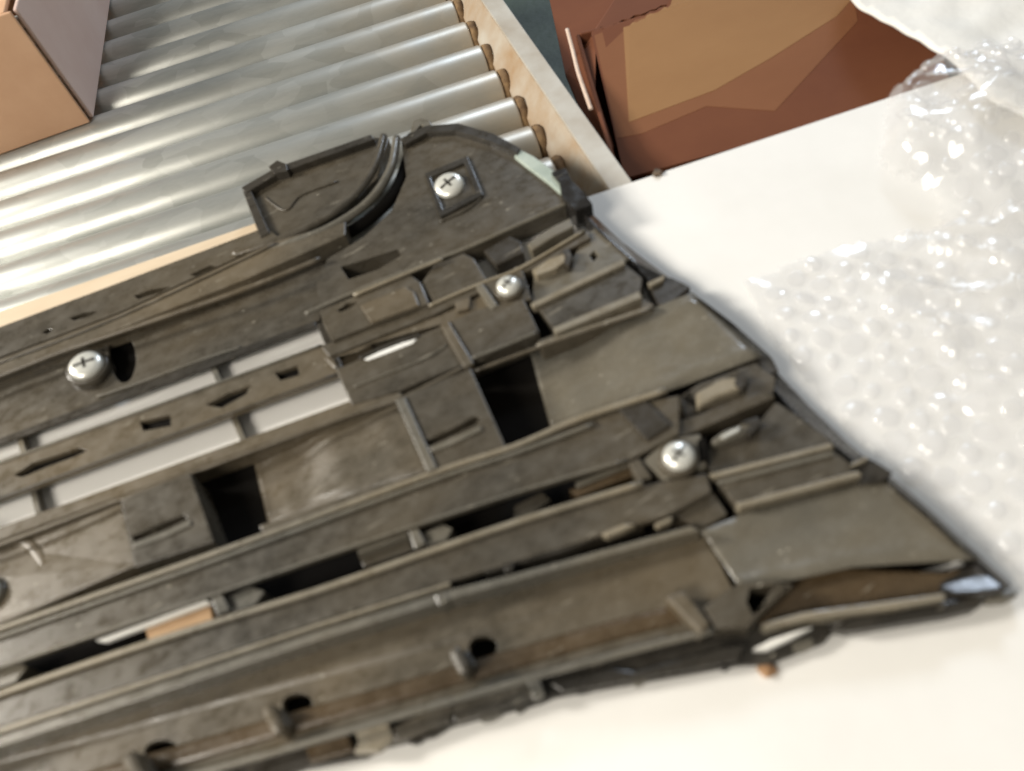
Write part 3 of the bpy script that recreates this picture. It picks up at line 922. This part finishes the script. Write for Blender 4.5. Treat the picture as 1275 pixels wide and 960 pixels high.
# --- gap row: clips and blocks between the long bars
P('white_sliver', [(118, 797), (256, 747), (262, 750), (130, 799)], 24, 20, WPL, bev=.0004)  # added white piece stands for board showing through the slot
P('slot_card', [(180, 783), (262, 754), (266, 776), (214, 796), (186, 800)], 19, 2.6, TAN)  # added tan piece stands for cardboard seen through the slot
P('clip', [(262, 744), (276, 738), (286, 758), (270, 766)], 26, 5, GRY)
P('clip', [(282, 744), (312, 730), (330, 736), (318, 752), (288, 762)], 22, 5, GRY)
P('clip', [(-20, 842), (20, 824), (34, 830), (20, 848), (-18, 862)], 22, 5, GRY)
P('gap_block', [(444, 686), (508, 664), (514, 684), (452, 706)], 17, 5, BLK)
P('gap_block', [(444, 682), (506, 662), (509, 667), (446, 690)], 23, 10, GRY)
P('clip', [(508, 660), (520, 656), (530, 676), (516, 684)], 26, 5, GRY)
P('clip', [(524, 664), (552, 652), (564, 658), (556, 672), (532, 680)], 22, 5, GRY)
P('gap_block', [(640, 630), (674, 612), (686, 622), (660, 642), (640, 650)], 16, 5, BLK)
P('gap_block', [(708, 610), (790, 574), (806, 584), (720, 618)], 19, 5, BRN)
P('gap_block', [(716, 600), (782, 574), (785, 579), (718, 607)], 22, 10, GRY)
P('screw_block', [(800, 574), (828, 548), (872, 540), (880, 580), (828, 598)], 25, 6, GRY)
P('cross_bracket', [(782, 576), (796, 570), (812, 594), (796, 600)], 27, 6, BLK)

# --- second long bar and the thin twin strips under it
P('long_bar', [(-160, 926), (0, 868), (200, 800), (390, 740), (650, 650), (800, 604), (880, 590), (886, 612), (830, 642), (640, 700), (400, 772), (0, 904), (-160, 958)], 26, 21, BLK)
RB('bar_rib', [(-160, 921), (0, 864), (200, 796), (390, 737), (520, 692), (650, 648), (800, 602)], 28, 2.1, EDG)
P('thin_strip', [(-160, 962), (0, 906), (400, 774), (560, 724), (560, 728), (400, 779), (0, 912), (-160, 968)], 29, 10, EDG, bev=.0004)
P('thin_strip', [(-160, 976), (0, 916), (400, 784), (560, 734), (640, 714), (860, 654), (872, 660), (640, 724), (560, 746), (400, 796), (0, 929), (-160, 990)], 28, 6, GRY)
P('slit_lip', [(600, 706), (700, 678), (740, 662), (800, 646), (802, 650), (744, 670), (702, 686), (604, 713)], 25, 10, DRK)
P('bright_clip', [(748, 664), (776, 652), (792, 652), (776, 660), (756, 668)], 29, 22, EDG)
P('bright_clip', [(814, 652), (838, 642), (836, 648), (820, 655)], 29, 22, EDG)
P('small_clip', [(628, 704), (640, 700), (638, 710), (628, 713)], 29.5, 22, DRK)
P('small_clip', [(540, 740), (556, 735), (560, 746), (546, 754)], 28.5, 12, GRY)

# --- broad lower panel with its bosses
shadow_holes = ((594, 806, 1.0), (362, 878, 1.05), (192, 938, 1.2))  # holes over black skin stand for the bosses' cast shadows
def shadow_hole(px, py, k):
    return rounded([(px - 10 * k, py - 3 * k, 12), (px + 1 * k, py - 13 * k, 12), (px + 20 * k, py - 11 * k, 12), (px + 25 * k, py + 2 * k, 12),
                    (px + 9 * k, py + 20 * k, 12), (px - 4 * k, py + 15 * k, 12)])
pan = P('lower_panel', [(-160, 992, 12), (0, 931, 12), (400, 797, 12), (640, 726, 12), (872, 661, 14), (896, 700, 14), (926, 762, 13), (885, 784, 14), (760, 815, 15), (600, 858, 16),
                        (420, 912, 16), (300, 946, 16), (-160, 1080, 16)], 12, 6, DST, [shadow_hole(*q) for q in shadow_holes], .0018)
def lerp_y(tab, x):
    for (xa, ya), (xb, yb) in zip(tab, tab[1:]):
        if xa <= x <= xb: return ya + (yb - ya) * (x - xa) / (xb - xa)
    return tab[-1][1]
cr_up = [(-160, 1040), (0, 990), (330, 890), (560, 822), (760, 768), (850, 748), (900, 738)]
cr_lo = [(-160, 1060), (300, 930), (420, 896), (600, 842), (760, 800), (880, 770), (900, 766)]
RB('panel_crease', [(-160, 1054), (0, 1006), (300, 918), (420, 884), (600, 832), (760, 786), (866, 760)], 12.6, 5.5, BRN, .3)
RB('panel_crease', [(-160, 978), (0, 942), (160, 902), (330, 852), (520, 790), (640, 752)], 11.6, 4.0, DST, .22)
for px, py, k in shadow_holes:
    P('boss', [(px - 38 * k, py + 4 * k), (px - 24 * k, py - 6 * k), (px - 8 * k, py + 26 * k), (px - 22 * k, py + 36 * k)], 30, 6, DST, bev=.003)
    P('boss', [(px - 22 * k, py + 6 * k), (px - 12 * k, py + 2 * k), (px + 2 * k, py + 24 * k), (px - 8 * k, py + 30 * k)], 20, 6, BLK, bev=.002)
P('boss', [(826, 742), (852, 734), (886, 776), (872, 790)], 24, 6, DST, bev=.002)
P('socket', [(876, 756), (920, 726), (964, 724), (988, 728), (960, 752), (932, 780), (892, 782)], 22, 6, BLK,
  holes=[[(934, 732), (966, 728), (980, 731), (952, 752), (938, 766), (930, 750)]], bev=.0015)
P('small_stud', [(540, 738), (556, 734), (560, 752), (546, 758)], 20, 8, BLK)
P('small_stud', [(262, 832), (280, 826), (282, 840), (268, 846)], 20, 8, BLK)

# --- lower frame
RB('bottom_rib', [(-160, 1084), (100, 1004), (300, 948), (420, 914), (600, 861), (760, 817), (888, 785)], 20, 2.0, GRY)
P('bottom_frame', [(250, 962), (300, 950), (420, 916), (600, 863), (760, 819), (888, 787), (905, 776), (1010, 770), (1040, 784), (1026, 800), (960, 826), (920, 828), (690, 868), (672, 876), (560, 905), (540, 918), (480, 930),
                   (455, 944), (380, 958), (300, 985), (200, 1000)], 6, 1.5, DRK)
P('frame_clip', [(440, 908), (482, 896), (490, 918), (470, 936), (440, 938), (446, 922)], 13.0, 6, EDG, bev=.001)
P('frame_clip', [(490, 906), (552, 874), (566, 880), (560, 898), (492, 924)], 12.0, 6, BLK)
P('frame_clip', [(562, 878), (596, 864), (664, 846), (668, 868), (566, 900)], 11.5, 6, BLK)
P('frame_clip', [(656, 848), (672, 846), (678, 864), (664, 872)], 14.0, 6, GRY)
P('frame_clip', [(684, 850), (760, 832), (790, 836), (900, 806), (930, 802), (918, 822), (700, 862)], 11.0, 6, DRK)
for k_, (x_, y_, w_, h_) in enumerate(((404, 938, 22, 14), (508, 920, 18, 10), (596, 890, 26, 12), (640, 882, 12, 8), (716, 858, 30, 9), (786, 846, 18, 10), (842, 836, 26, 7), (896, 826, 14, 11),
                                        (986, 806, 26, 9), (1070, 778, 20, 9), (1118, 772, 14, 7), (1150, 768, 24, 6))):
    P('frame_tab', [(x_, y_ - 6), (x_ + w_, y_ - 6 - w_ * .25), (x_ + w_ + 2, y_ + h_ * .5 - w_ * .25), (x_ + w_ * .6, y_ + h_ - w_ * .2), (x_ + 3, y_ + h_ * .7)], 5 + (k_ % 3), 1.2, (BLK, DRK, GRY)[k_ % 3], bev=.0006)
P('frame_clip', [(380, 930), (432, 914), (440, 934), (386, 950)], 11.0, 6, BRN)
P('bright_clip', [(938, 808), (960, 796), (984, 788), (1012, 780), (986, 794), (956, 808)], 12, 6, WPL, bev=.0004)  # added white piece stands for board in a gap
P('lower_lip', [(948, 776), (1000, 762), (1120, 746), (1176, 738), (1178, 745), (1120, 756), (1005, 770), (956, 782)], 18, 4, EDG)
P('bottom_frame', [(1034, 782), (1060, 768), (1150, 754), (1214, 743), (1228, 748), (1214, 758), (1180, 766), (1056, 786)], 11, 1.2, DRK)

# --- end panel at the pointed corner
scoop([(872, 661), (936, 636), (1072, 602), (1112, 600)], [(922, 732), (960, 727), (1062, 705), (1220, 695)], (16, 15, 15, 13), SMO, 'end_panel')
P('end_trough', [(940, 776), (964, 738), (1004, 700), (1064, 706), (1178, 712), (1222, 700), (1240, 722), (1212, 734), (1150, 742), (1000, 762)], 9, 1.5, BRN, bev=.002)
tp = at(1214, 697, .008)
tn = ((CAM - tp).normalized() + (Vector((1.5, 3.0, 1.9)) - tp).normalized()).normalized()
P('tip_cap', [(x, y, on_plane(x, y, tp, tn).z * 1000) for x, y in ((1168, 714), (1214, 697), (1232, 712), (1250, 726), (1256, 735), (1222, 740), (1190, 742), (1166, 734))], 12, 1.5, TIP, bev=.004)
P('tip_cap', [(1226, 744), (1262, 734), (1270, 740), (1254, 748), (1232, 750)], 9, 1.2, GRY, bev=.0015)

# --- lower stepped block near the end
P('end_web', [(880, 582), (884, 552), (944, 526), (966, 500), (992, 516), (1036, 548), (1034, 556), (888, 592)], 19, 5, BLK)
P('step_block', [(890, 598), (1036, 558), (1062, 580), (1062, 588), (918, 630)], 22, 6, BLK)
P('step_edge', [(882, 590), (1034, 551), (1039, 556), (888, 595)], 25.5, 18, EDG, bev=.0005)
P('step_edge', [(892, 598), (1036, 561), (1040, 566), (896, 603)], 24, 18, GRY, bev=.0005)
P('step_edge', [(916, 626), (1068, 586), (1074, 591), (922, 632)], 25, 15, EDG, bev=.0005)
P('step_gap_shade', [(862, 596), (888, 588), (920, 630), (892, 646)], 11, 3, PIT)  # near-black filler paints this gap's shade
P('strip_end', [(838, 640), (888, 612), (906, 640), (874, 658)], 20, 4, BLK)
P('hook', [(866, 488), (900, 470), (924, 468), (926, 482), (896, 492), (868, 508)], 25, 10, EDG, bev=.002)
P('hook_arm', [(918, 462), (932, 472), (924, 486), (914, 478)], 26, 12, DRK)
P('hook_plate', [(846, 494), (870, 478), (940, 452), (966, 470), (962, 494), (900, 520), (858, 532)], 19, 5, BLK,
  holes=[[(836 + 12, 496), (860, 484), (866, 508), (854, 514)]])
P('hook_ledge', [(820, 532), (870, 516), (954, 486), (966, 494), (900, 522), (836, 550)], 22, 6, BLK)
P('hook', [(884, 548), (900, 536), (926, 526), (942, 524), (938, 536), (912, 546), (888, 554)], 25, 12, GRY, bev=.002)
P('bright_clip', [(896, 544), (910, 536), (922, 531), (920, 536), (902, 545)], 27, 22, ZNC, bev=.0005)
P('hook_arm', [(920, 526), (944, 518), (948, 528), (934, 542), (926, 536), (936, 528)], 27, 12, DRK)
P('pin', [(868, 548), (878, 542), (884, 570), (872, 574)], 27, 10, PIT)

# --- outer rim down the slanting end
P('outer_rim', [(716, 254, 21), (734, 262, 14), (772, 298, 12), (806, 324, 12), (842, 350, 11), (836, 362, 14), (812, 354, 20), (786, 322, 21), (744, 284, 22)], 17, 3, GLS, bev=.002)
P('rim_clip', [(806, 352), (836, 345), (860, 357), (832, 380), (818, 378), (812, 364)], 19, 5, DRK)
P('bright_clip', [(806, 352), (828, 342), (826, 348), (810, 356)], 22, 17, EDG, bev=.0004)
P('outer_rim', [(858, 360, 13), (900, 392, 11), (962, 446, 9), (966, 462, 9), (944, 446, 17), (908, 398, 20), (866, 368, 21), (842, 372, 20)], 15, 3, GLS, bev=.002)
P('rim_clip', [(902, 448), (936, 432), (962, 446), (970, 462), (948, 472), (930, 462)], 17, 4, DRK)
P('outer_rim', [(968, 462, 9), (1010, 506, 8), (1056, 550, 8), (1086, 576, 8), (1072, 586, 17), (1040, 556, 20), (994, 518, 20), (960, 480, 17)], 14, 2.5, GLS, bev=.002)
P('rim_clip', [(1056, 580), (1072, 566), (1090, 574), (1112, 588), (1098, 600), (1070, 604)], 19, 4, DRK)
P('bright_clip', [(1058, 578), (1082, 567), (1080, 572), (1062, 581)], 22, 17, EDG, bev=.0004)
P('outer_rim', [(1092, 580, 9), (1122, 602, 8), (1166, 640, 7), (1220, 690, 6), (1262, 730, 5), (1252, 730, 12), (1216, 696, 17), (1150, 634, 19), (1110, 602, 19)], 14, 2, GLS, bev=.002)

# ------------------------------------------------------------------ debris on the board
def crumb(px, py, s, mat, label, seed):
    bm = bmesh.new()
    bmesh.ops.create_icosphere(bm, subdivisions=2, radius=s)
    for v in bm.verts:
        v.co *= 1 + 0.6 * noise.noise(v.co * (1.6 / s) + Vector((seed, 0, 0)))
        v.co.z = max(v.co.z * .6, -s * .35)
    me = bpy.data.meshes.new('crumb'); bm.to_mesh(me); bm.free()
    o = link('crumb', me, mat)
    o.location = at(px, py, 0) + Vector((0, 0, s * .36))
    tag(o, label, 'debris', 'crumbs on the white board')
crumb(819, 217, 0.0038, CRM, 'small dark crumb near the far edge of the white board', 2.0)
crumb(955, 834, 0.0042, CRN, 'small brown crumb on the board below the grille', 7.0)
